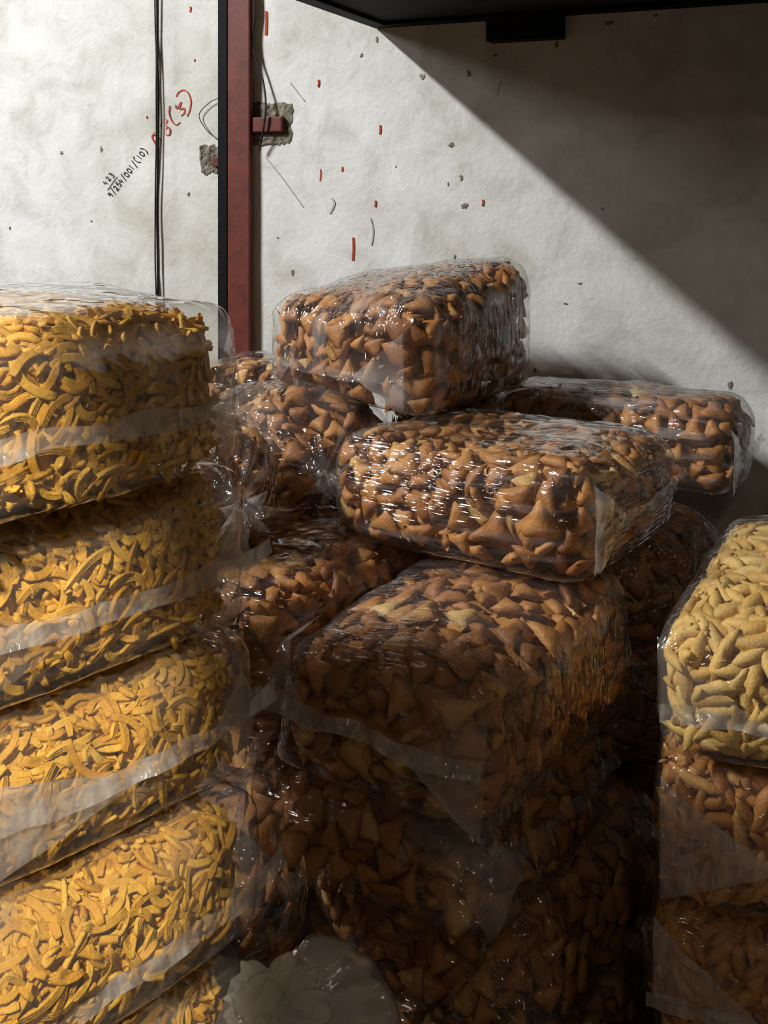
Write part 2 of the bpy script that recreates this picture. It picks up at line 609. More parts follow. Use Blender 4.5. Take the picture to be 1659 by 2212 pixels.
# ------------------------------------------------------------------ post, cables, overhead shelf
def wall_axes(px, out):
    p = wallpt(px, 400, out)
    p.z = 0
    return p


post = empty('steel_post', wall_axes(514, 0.03))
tag(post, 'red oxide painted steel post with a black edge strip against the wall', 'post')
inv = Matrix.Translation(-post.location)


def rel(vs_, o):
    return [p - o for p in vs_]


pa = wall_axes(491, 0.032)
pb = wall_axes(539, 0.032)
v, f = frame_box(WT * (pb - pa).length, WN * -0.022, Vector((0, 0, 2.9)), pa, 0.004)
mesh_obj('red_tube', rel(v, post.location), f, 'red', post)
pc = wall_axes(470.5, 0.032)
v, f = frame_box(WT * ((pa - pc).length - 0.0015), WN * -0.022, Vector((0, 0, 2.9)), pc, 0.001)
mesh_obj('black_strip', rel(v, post.location), f, 'black', post)
b0 = wallpt(538, 286, 0.022)
b1 = wallpt(608, 284, 0.022)
v, f = frame_box((b1 - b0), WN * -0.02, Vector((0, 0, 0.044)), b0, 0.003)
mesh_obj('wall_bracket', rel(v, post.location), f, 'red', post)
b0 = wallpt(458, 360, 0.018)
b1 = wallpt(474, 360, 0.018)
v, f = frame_box((b1 - b0), WN * -0.02, Vector((0, 0, 0.03)), b0, 0.003)
mesh_obj('wall_bracket', rel(v, post.location), f, 'red', post)


def cable(name, pix, radius, out, label, cat, parent=None):
    pts = spline([wallpt(x, y, o_) for (x, y), o_ in zip(pix, out)], 8)
    v, f = tube(pts, radius, 7)
    o = mesh_obj(name, v, f, 'cable', parent, True)
    if label:
        tag(o, label, cat)
    return o


cb = empty('cable_bundle', (0, 0, 0))
tag(cb, 'bundle of three dark cables hanging down the wall behind the yellow bags', 'cable')
for k, dx in enumerate((-3.0, 0.6, 3.4)):
    pix = [(338 + dx * s + w, y) for (y, s, w) in ((-60, 1.0, -1), (40, 1.0, 0), (120, 0.5, 1), (200, .9, 2), (300, .8, 2), (380, 1.0, 1), (470, .9, 0), (560, 1.3, 1), (640, .9, 2), (760, 1, 2), (1100, 1, 2))]
    cable('cable', pix, 0.0024, [0.019 + 0.003 * (k == 1)] * len(pix), None, None, cb)
pix = [(546, -40), (550, 20), (546, 80), (553, 130), (568, 175), (574, 225), (570, 270), (561, 325)]
cable('loose_cable', pix, 0.0033, [0.02, 0.02, 0.02, 0.018, 0.018, 0.03, 0.034, 0.02], 'black cable end dangling from the right side of the red post', 'cable')
pix = [(474, 211), (455, 220), (437, 236), (430, 250), (436, 266), (452, 287), (474, 303)]
cable('wire_loop', pix, 0.0014, [0.012] * 7, 'thin black wire bowed out to the left of the post', 'wire')

shelf = empty('overhead_shelf', SHC)
tag(shelf, 'sooty dark overhead shelf fixed high on the wall at upper right', 'shelf')
sz = SHC.z
o0 = Vector((SHC.x, SHC.y, sz + 0.012))
v, f = frame_box(WT * 1.9, WN * 1.05, Vector((0, 0, 0.035)), o0, 0.002)
mesh_obj('board', rel(v, SHC), f, 'shelf', shelf)
v, f = frame_box(WT * 1.9, WN * 0.05, Vector((0, 0, 0.0125)), Vector((SHC.x, SHC.y, sz)) + WN * 0.001, 0.001)
mesh_obj('wall_rail', rel(v, SHC), f, 'black', shelf)
v, f = frame_box(WT * 0.045, WN * 0.995, Vector((0, 0, 0.0125)), Vector((SHC.x, SHC.y, sz)) + WN * 0.054, 0.001)
mesh_obj('edge_rail', rel(v, SHC), f, 'black', shelf)
k0, k1 = wallpt(1062, 95), wallpt(1222, 80)
v, f = frame_box((k1 - k0) * 1.0 - Vector((0, 0, (k1 - k0).z)), WN * 0.05, Vector((0, 0, sz - k0.z - 0.0005)), k0 + WN * 0.001, 0.002)
mesh_obj('bracket_block', rel(v, SHC), f, 'shelf', shelf)


# ------------------------------------------------------------------ snack piece meshes
def piece_mesh(name, verts, faces, mat):
    bm = bmesh.new()
    vs_ = [bm.verts.new(p) for p in verts]
    for q in faces:
        try:
            bm.faces.new([vs_[i] for i in q])
        except ValueError:
            pass
    bmesh.ops.remove_doubles(bm, verts=bm.verts[:], dist=1e-6)
    bmesh.ops.recalc_face_normals(bm, faces=bm.faces[:])
    me = bpy.data.meshes.new(name)
    bm.to_mesh(me)
    bm.free()
    me.polygons.foreach_set('use_smooth', [True] * len(me.polygons))
    me.materials.append(M[mat])
    return me


def tri_cracker(seed, n=6):
    r_ = random.Random(seed)
    side = r_.uniform(0.060, 0.082)
    thick = r_.uniform(0.013, 0.020)
    ang = [90 + r_.uniform(-14, 14), 210 + r_.uniform(-14, 14), 330 + r_.uniform(-14, 14)]
    cor = [Vector((math.cos(math.radians(a)), math.sin(math.radians(a)), 0)) * side * 0.577 * r_.uniform(0.82, 1.12) for a in ang]
    bend = r_.uniform(-7, 7)
    bdir = r_.uniform(0, math.pi)
    idx = {}
    V_, F_ = [], []

    def vert(i, j, sgn):
        k = n - i - j
        edge = min(i, j, k) == 0
        key = (i, j, 0 if edge else sgn)
        if key in idx:
            return idx[key]
        a, b, c = i / n, j / n, k / n
        p = cor[0] * a + cor[1] * b + cor[2] * c
        m = max(a, b, c)
        p = p * (1 - 0.07 * max(0, m - 0.72) / 0.28)
        puff = min(1.0, 1.5 * (27 * a * b * c) ** 0.42) * (0.86 + 0.14 * (27 * a * b * c))
        if edge:
            z = 0.0
        else:
            z = sgn * thick * 0.5 * puff * r_.uniform(0.8, 1.2)
        if edge and m < 0.99:
            p = p * r_.uniform(0.95, 1.1)
        q = p.x * math.cos(bdir) + p.y * math.sin(bdir)
        z += bend * q * q + r_.uniform(-.0012, .0012)
        idx[key] = len(V_)
        V_.append(Vector((p.x, p.y, z)))
        return idx[key]

    for s in (1, -1):
        for i in range(n):
            for j in range(n - i):
                a, b, c = vert(i, j, s), vert(i + 1, j, s), vert(i, j + 1, s)
                F_.append((a, b, c))
                if i + j < n - 1:
                    F_.append((b, vert(i + 1, j + 1, s), c))
    return V_, F_


def strand(seed, segs=9, prof=7):
    r_ = random.Random(seed)
    L = r_.uniform(0.050, 0.095)
    wdt = r_.uniform(0.0086, 0.0112)
    th = r_.uniform(0.0060, 0.0074)
    curv = r_.choice((-1, 1)) * r_.uniform(8, 44)
    curl2 = r_.uniform(-16, 16)
    twist = r_.uniform(-1.0, 1.0)
    pos = Vector((0, 0, 0))
    head = 0.0
    pit = 0.0
    path = []
    for i in range(segs + 1):
        t = i / segs
        d = Vector((math.cos(head) * math.cos(pit), math.sin(head) * math.cos(pit), math.sin(pit)))
        path.append((pos.copy(), d, twist * (t - 0.5)))
        pos += d * (L / segs)
        head += curv * (L / segs) * (0.6 + 0.8 * math.sin(t * 3.1))
        pit += curl2 * (L / segs) * math.cos(t * 5)
    cen = sum((p for p, _, _ in path), Vector()) / len(path)
    V_, F_ = [], []
    ring = 2 * prof
    for i, (p, d, tw) in enumerate(path):
        up = Vector((0, 0, 1))
        s = d.cross(up).normalized()
        u = s.cross(d).normalized()
        s, u = s * math.cos(tw) + u * math.sin(tw), u * math.cos(tw) - s * math.sin(tw)
        e = 0.72 if i in (0, segs) else 1.0
        for k in range(prof):
            a = k / (prof - 1)
            h = (0.50 + 0.50 * (1 if k % 2 == 1 else 0)) if prof > 4 else (0.6 if k in (0, prof - 1) else 1.0)
            V_.append(p - cen + s * (a - 0.5) * wdt * e + u * th * 0.5 * h * e)
        for k in range(prof - 1, -1, -1):
            a = k / (prof - 1)
            h = (0.50 + 0.50 * (1 if k % 2 == 1 else 0)) if prof > 4 else (0.6 if k in (0, prof - 1) else 1.0)
            V_.append(p - cen + s * (a - 0.5) * wdt * e - u * th * 0.5 * h * e)
    for i in range(segs):
        for k in range(ring):
            a, b = i * ring + k, i * ring + (k + 1) % ring
            F_.append((a, b, b + ring, a + ring))
    F_.append(tuple(range(ring)))
    F_.append(tuple(segs * ring + k for k in range(ring)))
    return V_, F_


def quill(seed, sides=9, segs=6):
    r_ = random.Random(seed)
    L = r_.uniform(0.046, 0.072)
    R = r_.uniform(0.0085, 0.0115)
    sl = r_.choice((-1, 1)) * r_.uniform(0.9, 1.7)
    bend = r_.uniform(-3.5, 3.5)
    pinch = r_.uniform(0.25, 0.6)
    V_, F_ = [], []
    for i in range(segs + 1):
        t = i / segs
        e = min(t, 1 - t) * 2
        rr = R * (0.58 + 0.42 * min(1, e * 2.2) ** 0.7)
        fl = pinch + (1 - pinch) * min(1, e * 1.8)
        for k in range(sides):
            a = 2 * math.pi * k / sides
            y, z = math.cos(a) * rr * (1.15 - 0.15 * e), math.sin(a) * rr * fl
            x = (t - 0.5) * L + y * sl * (1 if t < 0.5 else 1) * (1 - min(1, e * 1.2))
            V_.append(Vector((x, y + bend * x * x, z + 0.5 * bend * x * x + r_.uniform(-.0004, .0004))))
    for i in range(segs):
        for k in range(sides):
            a, b = i * sides + k, i * sides + (k + 1) % sides
            F_.append((a, b, b + sides, a + sides))
    F_.append(tuple(range(sides)))
    F_.append(tuple(segs * sides + k for k in range(sides)))
    return V_, F_


KINDS = {}


def add_kind(key, name, fn, lo, mat, count, spacing, tilt, deep, hd=()):
    vs_ = []
    for s in range(count):
        v_, f_ = fn(s + 100, *hd)
        me = piece_mesh(name, v_, f_, mat)
        lv, lf = fn(s + 100, *lo)
        vs_.append((me, lv, lf))
    KINDS[key] = dict(name=name, var=vs_, spacing=spacing, tilt=tilt, deep=deep, mat=mat)


add_kind('cracker', 'cracker', tri_cracker, (3,), 'cracker', 16, 0.0350, 0.66, 0.022)
add_kind('strand', 'fried_strand', strand, (5, 3), 'strand', 20, 0.0165, 0.50, 0.012)
add_kind('pale', 'fried_quill', quill, (6, 4), 'pale', 9, 0.0215, 0.42, 0.017)
add_kind('amber', 'fried_quill', quill, (6, 4), 'amber', 9, 0.0225, 0.42, 0.017)


# ------------------------------------------------------------------ bags
def cube_grid(n):
    """unit cube surface grid -> verts in [-1,1]^3, quads (outward)"""
    idx, V_, F_ = {}, [], []

    def vid(p):
        k = tuple(round(c * n) for c in p)
        if k not in idx:
            idx[k] = len(V_)
            V_.append(Vector(p))
        return idx[k]

    for ax in range(3):
        for s in (-1, 1):
            for i in range(n):
                for j in range(n):
                    q = []
                    for (a, b) in ((i, j), (i + 1, j), (i + 1, j + 1), (i, j + 1)):
                        p = [0, 0, 0]
                        p[ax] = s
                        p[(ax + 1) % 3] = -1 + 2 * a / n
                        p[(ax + 2) % 3] = -1 + 2 * b / n
                        q.append(vid(p))
                    F_.append(tuple(q) if s > 0 else tuple(q[::-1]))
    return V_, F_


GRID = {n: cube_grid(n) for n in (14, 30, 44, 64)}


class Bag:
    def __init__(s, loc, yaw, dims, kind, r=0.05, bulge=0.015, crown=0.02, cage=None, seed=1, n=44, film='film',
                 gap=(0.004, 0.004, 0.004, 0.004, 0.003), rc=None, tie=None, lump=0.006, tiltx=0.0, tilty=0.0, name='snack_bag'):
        s.loc, s.yaw, s.dims, s.kind = Vector(loc), yaw, dims, kind
        s.r, s.bulge, s.crown, s.cage, s.seed = r, bulge, crown, cage or {}, seed
        s.film_mat, s.gap, s.rc, s.tie, s.lump, s.name = film, gap, rc or r * 1.05, tie, lump, name
        s.mw = Matrix.Translation(s.loc) @ Matrix.Rotation(yaw, 4, 'Z') @ Matrix.Rotation(tiltx, 4, 'X') @ Matrix.Rotation(tilty, 4, 'Y')
        g, s.faces = GRID[n]
        s.verts = [s.map(q) for q in g]
        s.bvh = BVHTree.FromPolygons(s.verts, s.faces)
        s.wbvh = BVHTree.FromPolygons([s.mw @ v for v in s.verts], s.faces)

    def map(s, q, inner=False):
        w, l, h = s.dims
        hx, hy, hz = w / 2, l / 2, h / 2
        ox = oy = oz = 0.0
        r = s.r
        if inner:
            g = s.gap
            ox, oy = (g[0] - g[1]) / 2, (g[2] - g[3]) / 2
            hx, hy = hx - (g[0] + g[1]) / 2, hy - (g[2] + g[3]) / 2
            hz -= (g[4] + 0.004) / 2
            oz = (0.004 - g[4]) / 2
            r = s.rc
        r = min(r, hz * 0.98, hx * 0.98, hy * 0.98)
        p = Vector((q.x * hx, q.y * hy, q.z * hz))
        rz = r * (0.5 if q.z < 0 else 1.0)
        c = Vector((max(-hx + r, min(hx - r, p.x)), max(-hy + r, min(hy - r, p.y)), max(-hz + rz, min(hz - rz, p.z))))
        d = p - c
        d.z *= r / rz
        if d.length > 1e-9:
            d = d.normalized() * r
            d.z *= rz / r
            p = c + d
        a, b, e = p.x / hx, p.y / hy, p.z / hz
        fx, fy, fz = 1 - a * a, 1 - b * b, 1 - e * e
        p.x += math.copysign(abs(a) ** 3, a) * s.bulge * fy * fz
        p.y += math.copysign(abs(b) ** 3, b) * s.bulge * fx * fz
        if e > 0:
            p.z += e * s.crown * fx * fy
        p += Vector((ox, oy, oz + h / 2))
        # corner cage
        if s.cage:
            ta, tb, te = (p.x / (w / 2) + 1) / 2, (p.y / (l / 2) + 1) / 2, p.z / h
            for (cx_, cy_, cz_), off in s.cage.items():
                wt = (ta if cx_ > 0 else 1 - ta) * (tb if cy_ > 0 else 1 - tb) * (te if cz_ > 0 else 1 - te)
                p += Vector(off) * wt
        sd = Vector((s.seed * 3.7, s.seed * 1.3, s.seed * 2.1))
        up = 0.35 if e < -0.6 else 1.0
        nv = noise.noise_vector(p * 7 + sd) * s.lump * 1.6 + noise.noise_vector(p * 19 + sd) * s.lump * 0.6
        p += nv * up
        if not inner:
            p += noise.noise_vector(p * 48 + sd) * s.lump * 0.28 * up
        if s.tie:
            face, zc, amp = s.tie
            u_, o_ = (p.x, -p.y) if face == '-y' else (p.y, p.x) if face == '+x' else (-p.y, -p.x)
            half = (hx if face == '-y' else hy)
            o_half = (hy if face == '-y' else hx)
            du, dz = u_ / half, (p.z - zc) / (h / 2)
            rho = math.hypot(du, dz)
            facing = max(0.0, min(1.0, (o_ / o_half - 0.15) / 0.6))
            if facing > 0:
                phi = math.atan2(dz, du)
                shift = -0.05 * max(0, rho - 0.25) * facing
                if not inner:
                    shift += facing * 0.045 * math.exp(-(rho / 0.16) ** 2)
                    shift += facing * amp * (math.sin(phi * 13 + 2.2 * math.sin(phi * 3 + s.seed)) + 0.6 * math.sin(phi * 23 + s.seed)) * math.exp(-((rho - 0.42) / 0.34) ** 2)
                else:
                    shift -= facing * 0.02 * math.exp(-(rho / 0.3) ** 2)
                if face == '-y':
                    p.y -= shift
                elif face == '+x':
                    p.x += shift
                else:
                    p.x -= shift
        return p

    # point on an end face: u along the face to its right, z up, off = away from the film
    def on_face(s, face, u, z, off, umax):
        w, l, h = s.dims
        uc = max(-umax, min(umax, u))
        zc = max(0.012, min(h - 0.012, z))
        if face == '-y':
            o, d = Vector((uc, -l, zc)), Vector((0, 1, 0))
        elif face == '+x':
            o, d = Vector((w, uc, zc)), Vector((-1, 0, 0))
        hit = s.bvh.ray_cast(o, d)[0]
        if hit is None:
            hit = Vector((uc, -l / 2 + s.r * 0.4, zc)) if face == '-y' else Vector((w / 2 - s.r * 0.4, uc, zc))
        p = hit.copy() - d * off
        if face == '-y':
            p.x = u
        else:
            p.y = u
        p.z = z
        return p

    def build(s, label, group, cat='snack bag', nmax=300, strips=(), folds=(), every=True):
        e = empty(s.name, s.loc, s.mw.to_euler())
        s.root = e
        tag(e, label, cat, group)
        film = mesh_obj('film', s.verts, s.faces, s.film_mat, e, True)
        face_len = {'-y': s.dims[0], '+x': s.dims[1]}
        for (face, u0, u1, z0, z1, wd, off, mat) in strips:
            half = face_len[face] / 2 - s.r * 0.75
            n = 46
            V_, F_ = [], []
            for i in range(n + 1):
                t = i / n
                u = u0 + (u1 - u0) * t
                zc = z0 + (z1 - z0) * t + 0.022 * max(0, (t - 0.86) / 0.14) ** 1.5 * (s.kind == 'strand') + 0.009 * noise.noise(Vector((u * 11, s.seed, 0.3)))
                wv = wd * (1 + 0.5 * noise.noise(Vector((u * 8, s.seed, 4.3))))
                for k in range(4):
                    q = k / 3 - 0.5
                    lift = off + 0.008 * noise.noise(Vector((u * 22, q * 1.5, s.seed + 9))) + (0.006 * (0.5 - q) ** 2)
                    V_.append(s.on_face(face, u, zc + q * wv, max(0.002, lift), half))
            for i in range(n):
                for k in range(3):
                    a = i * 4 + k
                    F_.append((a, a + 4, a + 5, a + 1))
            mesh_obj('seal_strip', V_, F_, mat, film, True)
        for (face, t0, t1, t2, off, mat) in folds:
            half = face_len[face] / 2 - s.r * 0.6
            n = 10
            idx, V_, F_ = {}, [], []
            for i in range(n + 1):
                for j in range(n + 1 - i):
                    a, b = i / n, j / n
                    c = 1 - a - b
                    u = t0[0] * a + t1[0] * b + t2[0] * c
                    z = t0[1] * a + t1[1] * b + t2[1] * c
                    idx[i, j] = len(V_)
                    V_.append(s.on_face(face, u, z, off + 0.003 * noise.noise(Vector((u * 18, z * 18, s.seed))), half))
            for i in range(n):
                for j in range(n - i):
                    F_.append((idx[i, j], idx[i + 1, j], idx[i, j + 1]))
                    if i + j < n - 1:
                        F_.append((idx[i + 1, j], idx[i + 1, j + 1], idx[i, j + 1]))
            mesh_obj('gusset_fold', V_, F_, mat, film, True)
        if s.tie:
            s.tuft(film)
        s.fill(nmax, every)
        return e

    def tuft(s, film):
        face, zc, amp = s.tie
        w, l, h = s.dims
        if face == '-y':
            o, out = Vector((0, -l, zc)), Vector((0, -1, 0))
        elif face == '+x':
            o, out = Vector((w, 0, zc)), Vector((1, 0, 0))
        else:
            o, out = Vector((-w, 0, zc)), Vector((-1, 0, 0))
        hit = s.bvh.ray_cast(o, -out)[0] or o * 0.6
        side = out.cross(Vector((0, 0, 1)))
        V_, F_ = [], []
        nr, ns = 6, 40
        for i in range(nr + 1):
            t = i / nr
            rad = 0.008 + 0.030 * t ** 1.4
            for k in range(ns):
                a = 2 * math.pi * k / ns
                rr = rad * (1 + 0.45 * t * math.sin(a * 7 + s.seed) + 0.2 * t * math.sin(a * 15))
                V_.append(hit - out * 0.006 + out * (0.045 * t) + side * math.cos(a) * rr + Vector((0, 0, 1)) * (math.sin(a) * rr * 0.8 - 0.012 * t * t))
        for i in range(nr):
            for k in range(ns):
                a, b = i * ns + k, i * ns + (k + 1) % ns
                F_.append((a, b, b + ns, a + ns))
        mesh_obj('tied_tuft', V_, F_, 'fin_clear', film, True)

    def fill(s, nmax, every):
        k = KINDS[s.kind]
        r_ = random.Random(s.seed * 17 + 3)
        g, faces = GRID[30]
        vin = [s.map(q, True) for q in g]
        tris, area = [], []
        for q in faces:
            for t in ((q[0], q[1], q[2]), (q[0], q[2], q[3])):
                a, b, c = (vin[i] for i in t)
                cr_ = (b - a).cross(c - a)
                if cr_.length > 1e-10:
                    tris.append((a, b, c, cr_.normalized()))
                    area.append(cr_.length / 2)
        cum, tot = [], 0.0
        for a in area:
            tot += a
            cum.append(tot)
        camL = s.mw.inverted() @ cam.location
        sp = k['spacing']
        import bisect
        cells, pts = {}, []
        tries = int(tot / (sp * sp) * 7)
        for _ in range(tries):
            x = r_.random() * tot
            a, b, c, nn = tris[min(bisect.bisect(cum, x), len(tris) - 1)]
            u, v_ = r_.random(), r_.random()
            if u + v_ > 1:
                u, v_ = 1 - u, 1 - v_
            p = a + (b - a) * u + (c - a) * v_
            if nn.z < -0.85:
                continue
            ck = tuple(int(math.floor(q / sp)) for q in p)
            ok = True
            for dx in (-1, 0, 1):
                for dy in (-1, 0, 1):
                    for dz in (-1, 0, 1):
                        for o_ in cells.get((ck[0] + dx, ck[1] + dy, ck[2] + dz), ()):
                            if (o_ - p).length_squared < sp * sp:
                                ok = False
                                break
            if ok:
                cells.setdefault(ck, []).append(p)
                pts.append((p, nn))
        cand, rest = [], []
        cloc = cam.location
        for p, nn in pts:
            td = (camL - p).normalized()
            vis = nn.dot(td) > -0.05 and nmax > 0
            if vis:
                wp = s.mw @ (p + nn * 0.004)
                px = CX + wp.x / wp.y * F if wp.y > 0.2 else -9999
                py = HZ + (CAMZ - wp.z) / wp.y * F if wp.y > 0.2 else -9999
                vis = -30 < px < W + 30 and -30 < py < H + 30
                if vis:
                    d = wp - cloc
                    L_ = d.length
                    d.normalize()
                    for o_ in BAGS:
                        if o_ is not s and o_.wbvh.ray_cast(cloc, d, L_ - 0.01)[0] is not None:
                            vis = False
                            break
            if vis:
                cand.append(((s.mw @ p - cloc).length, p, nn))
            else:
                rest.append((p, nn))
        cand.sort(key=lambda c: c[0])
        for c in cand[nmax:]:
            rest.append((c[1], c[2]))
        cand = cand[:nmax]

        def place(nn, lowv, p, extra):
            z = nn.to_track_quat('Z', 'Y').to_matrix()
            spin = Matrix.Rotation(r_.uniform(0, 2 * math.pi), 3, 'Z')
            tl = min(1.35, abs(r_.gauss(0, k['tilt'])))
            tm = Matrix.Rotation(tl, 3, Vector((math.cos(a_ := r_.uniform(0, 6.283)), math.sin(a_), 0)))
            rm_ = z @ tm @ spin
            ext = max((rm_ @ v_).dot(nn) for v_ in lowv)
            sc = r_.uniform(0.86, 1.12)
            pos = p - nn * (ext * sc + 0.0015 + extra)
            low = min((rm_ @ v_).z for v_ in lowv) * sc + pos.z
            if low < 0.003:
                pos.z += 0.003 - low
            return Matrix.Translation(pos) @ rm_.to_4x4() @ Matrix.Scale(sc, 4)

        for _, p, nn in cand:
            me, lv, lf = r_.choice(k['var'])
            o = bpy.data.objects.new(k['name'], me)
            COL.objects.link(o)
            o.parent = s.root
            o.matrix_basis = place(nn, lv, p, max(0.0, r_.gauss(0, k['deep'] * 0.12)))
        # the rest of the filling: unseen sides, a deeper layer, and the packed inside
        parts = []
        if every:
            for p, nn in rest:
                me, lv, lf = r_.choice(k['var'])
                m_ = place(nn, lv, p, max(0.0, r_.gauss(0, k['deep'] * 0.12)))
                parts.append(([m_ @ v_ for v_ in lv], lf))
            for p, nn in pts:
                if (camL - p).normalized().dot(nn) < -0.1:
                    continue
                me, lv, lf = r_.choice(k['var'])
                m_ = place(nn, lv, p, k['deep'] * r_.uniform(0.6, 1.1))
                parts.append(([m_ @ v_ for v_ in lv], lf))
        cen = Vector((0, 0, s.dims[2] / 2))
        gs, fs = GRID[14]
        core = []
        for q in gs:
            p = s.map(q, True)
            d = p - cen
            core.append(p - d.normalized() * min(k['deep'] * 1.9, d.length * 0.6))
        parts.append((core, fs))
        v_, f_ = merge(parts)
        o = mesh_obj('packed_filling', v_, f_, k['mat'], s.root, True)
        o['kind'] = 'stuff'


BAGS = []
JOBS = []


def bag(label, group, build=None, **kw):
    b = Bag(**kw)
    BAGS.append(b)
    JOBS.append((b, label, group, build or {}))
    return b


def anchored(px, py, zb, yaw, dims, corner=(1, -1)):
    """base-centre of a bag whose bottom corner stands on a pixel's ray at height zb below the camera"""
    p = PZ(px, py, zb)
    c = Matrix.Rotation(yaw, 3, 'Z') @ Vector((corner[0] * dims[0] / 2, corner[1] * dims[1] / 2, 0))
    return (p.x - c.x, p.y - c.y, CAMZ + zb)


rad = math.radians
GY = 'yellow strand bags stacked at left'
GB = 'brown cracker bags heaped in the middle'
GQ = 'quill bags stacked at right'

# --- left stack of yellow bags
LEFT = [
    # (right-corner px, row of the base there, base z, top z, yaw, label, seal z0, z1)
    (535, 1012, -0.352, -0.128, 52.0, 'top bag of the left stack, yellow strands in milky film against the wall', .095, .085),
    (552, 1345, -0.580, -0.362, 49.0, 'second yellow strand bag from the top of the left stack', .098, .088),
    (562, 1665, -0.785, -0.590, 47.5, 'third yellow strand bag down the left stack, broad milky corner at the frame edge', .090, .090),
    (580, 2000, -0.985, -0.795, 51.0, 'fourth yellow strand bag down the left stack, brightest glare at its left', .075, .075),
    (545, 2320, -1.185, -0.995, 48.0, 'lowest yellow strand bag in view at the bottom left', .09, .09),
]
FOLD = {1: [('-y', (-.25, .15), (-.25, .0), (-.04, .08), .006, 'fin_clear')], 2: [('-y', (-.25, .16), (-.25, -.0), (.05, .085), .006, 'fin')]}
for i, (px, py, zb, zt, yw, lab, s0, s1) in enumerate(LEFT):
    dims = (0.48, 0.50, zt - zb)
    bag(lab, GY, dict(nmax=300, strips=[('-y', -0.26, 0.256, s0, s1, 0.023, 0.006, 'fin')], folds=FOLD.get(i, []) + [('-y', (.200, zt - zb - .04), (.212, .02), (.150, s1), .003, 'flange'), ('-y', (.200, zt - zb - .04), (.234, s1 + .005), (.212, .02), .0035, 'flange')]),
        loc=anchored(px, py, zb, rad(yw), dims), yaw=rad(yw), dims=dims, kind='strand', r=0.045, rc=0.06, bulge=0.02, crown=0.012,
        seed=i + 1, film='film_milky', gap=(0.006, 0.028, 0.005, 0.006, 0.008), name='yellow_snack_bag')
for i, (zb, zt) in enumerate(((-1.375, -1.19), (-1.56, -1.38))):
    dims = (0.46, 0.48, zt - zb)
    bag('yellow strand bag buried at the foot of the left stack', GY, dict(nmax=0), loc=anchored(545, 2320 + 300 * i, -1.185 - 0.19 * i, rad(48), dims)[:2] + (CAMZ + zb,),
        yaw=rad(48), dims=dims, kind='strand', seed=31 + i, film='film_milky', n=30, name='yellow_snack_bag')

# --- middle heap of brown cracker bags
dA = (0.43, 0.52, 0.25)
bag('topmost brown cracker bag, alone on the heap against the white wall', GB,
    dict(nmax=260, strips=[('-y', -0.20, 0.165, .105, .085, 0.020, 0.006, 'fin_clear')], folds=[('-y', (0.165, .185), (0.165, .005), (0.05, .09), 0.009, 'gusset'), ('-y', (-0.19, .12), (-0.19, .02), (-0.12, .10), 0.006, 'gusset')]),
    loc=anchored(922, 918, -0.462, rad(-33), dA), yaw=rad(-33), dims=dA, kind='cracker', r=0.06, bulge=0.02, crown=0.02, seed=41,
    cage={(1, 1, 1): (0, 0, .085), (-1, 1, 1): (0, 0, .03), (-1, -1, 1): (0, 0, -.01), (-1, -1, -1): (0, 0, .04), (-1, 1, -1): (0, 0, .04)}, film='film_folded')
dB = (0.54, 0.48, 0.21)
bag('long brown cracker bag in the centre with a bright glare on its left end', GB,
    dict(nmax=300, strips=[('+x', -0.15, 0.25, .10, .11, 0.02, 0.006, 'fin_clear')], folds=[('+x', (-0.215, .18), (-0.215, .01), (-0.10, .10), 0.008, 'gusset')]),
    loc=anchored(1268, 1290, -0.655, rad(-33), dB), yaw=rad(-33), dims=dB, kind='cracker', r=0.07, bulge=0.02, crown=0.012, seed=42, film='film_tight',
    cage={(-1, 1, 1): (0, 0, -.015), (1, 1, 1): (0, 0, -.01)})
dC = (0.57, 0.26, 0.20)
bag('flat-topped brown cracker bag lying at right against the shaded wall', GB,
    dict(nmax=200, strips=[('+x', -0.17, 0.20, .08, .08, 0.02, 0.006, 'fin_clear')], folds=[('+x', (-0.17, .17), (-0.17, .02), (-0.05, .08), 0.008, 'fin_clear')]),
    loc=anchored(1585, 1085, -0.648, rad(-27), dC), yaw=rad(-27), dims=dC, kind='cracker', r=0.06, bulge=0.015, crown=0.012, seed=43, film='film_streaky')
dD = (0.40, 0.55, 0.225)
bag('large brown cracker bag in the middle with its sharp corner toward the viewer', GB,
    dict(nmax=300, strips=[('-y', -0.225, 0.185, .10, .095, 0.023, 0.007, 'fin')], folds=[('-y', (0.186, .165), (0.190, .0), (0.06, .09), 0.008, 'gusset'), ('-y', (-0.20, .19), (-0.22, .09), (-0.10, .09), 0.006, 'gusset')]),
    loc=anchored(1052, 1835, -0.885, rad(-35), dD), yaw=rad(-35), dims=dD, kind='cracker', r=0.042, rc=0.055, bulge=0.012, crown=0.03, seed=44, film='film',
    cage={(-1, -1, 1): (.02, .03, -.035), (1, -1, 1): (-.02, .03, -.025), (1, 1, 1): (-.02, 0, 0)})
dE = (0.54, 0.50, 0.215)
bag('dim brown cracker bag directly under the sharp-cornered one', GB,
    dict(nmax=300, strips=[('+x', -0.24, 0.25, .12, .10, 0.02, 0.006, 'fin_clear')], folds=[('+x', (-0.24, .19), (-0.24, .0), (-0.13, .10), 0.009, 'gusset')]),
    loc=anchored(1066, 2098, -1.105, rad(-33), dE), yaw=rad(-33), dims=dE, kind='cracker', r=0.075, bulge=0.02, crown=0.0, seed=45, film='film',
    cage={(1, -1, 1): (-.06, .09, -.005), (-1, -1, 1): (.02, .085, 0), (1, 1, 1): (-.04, 0, 0)})
dF = (0.50, 0.56, 0.22)
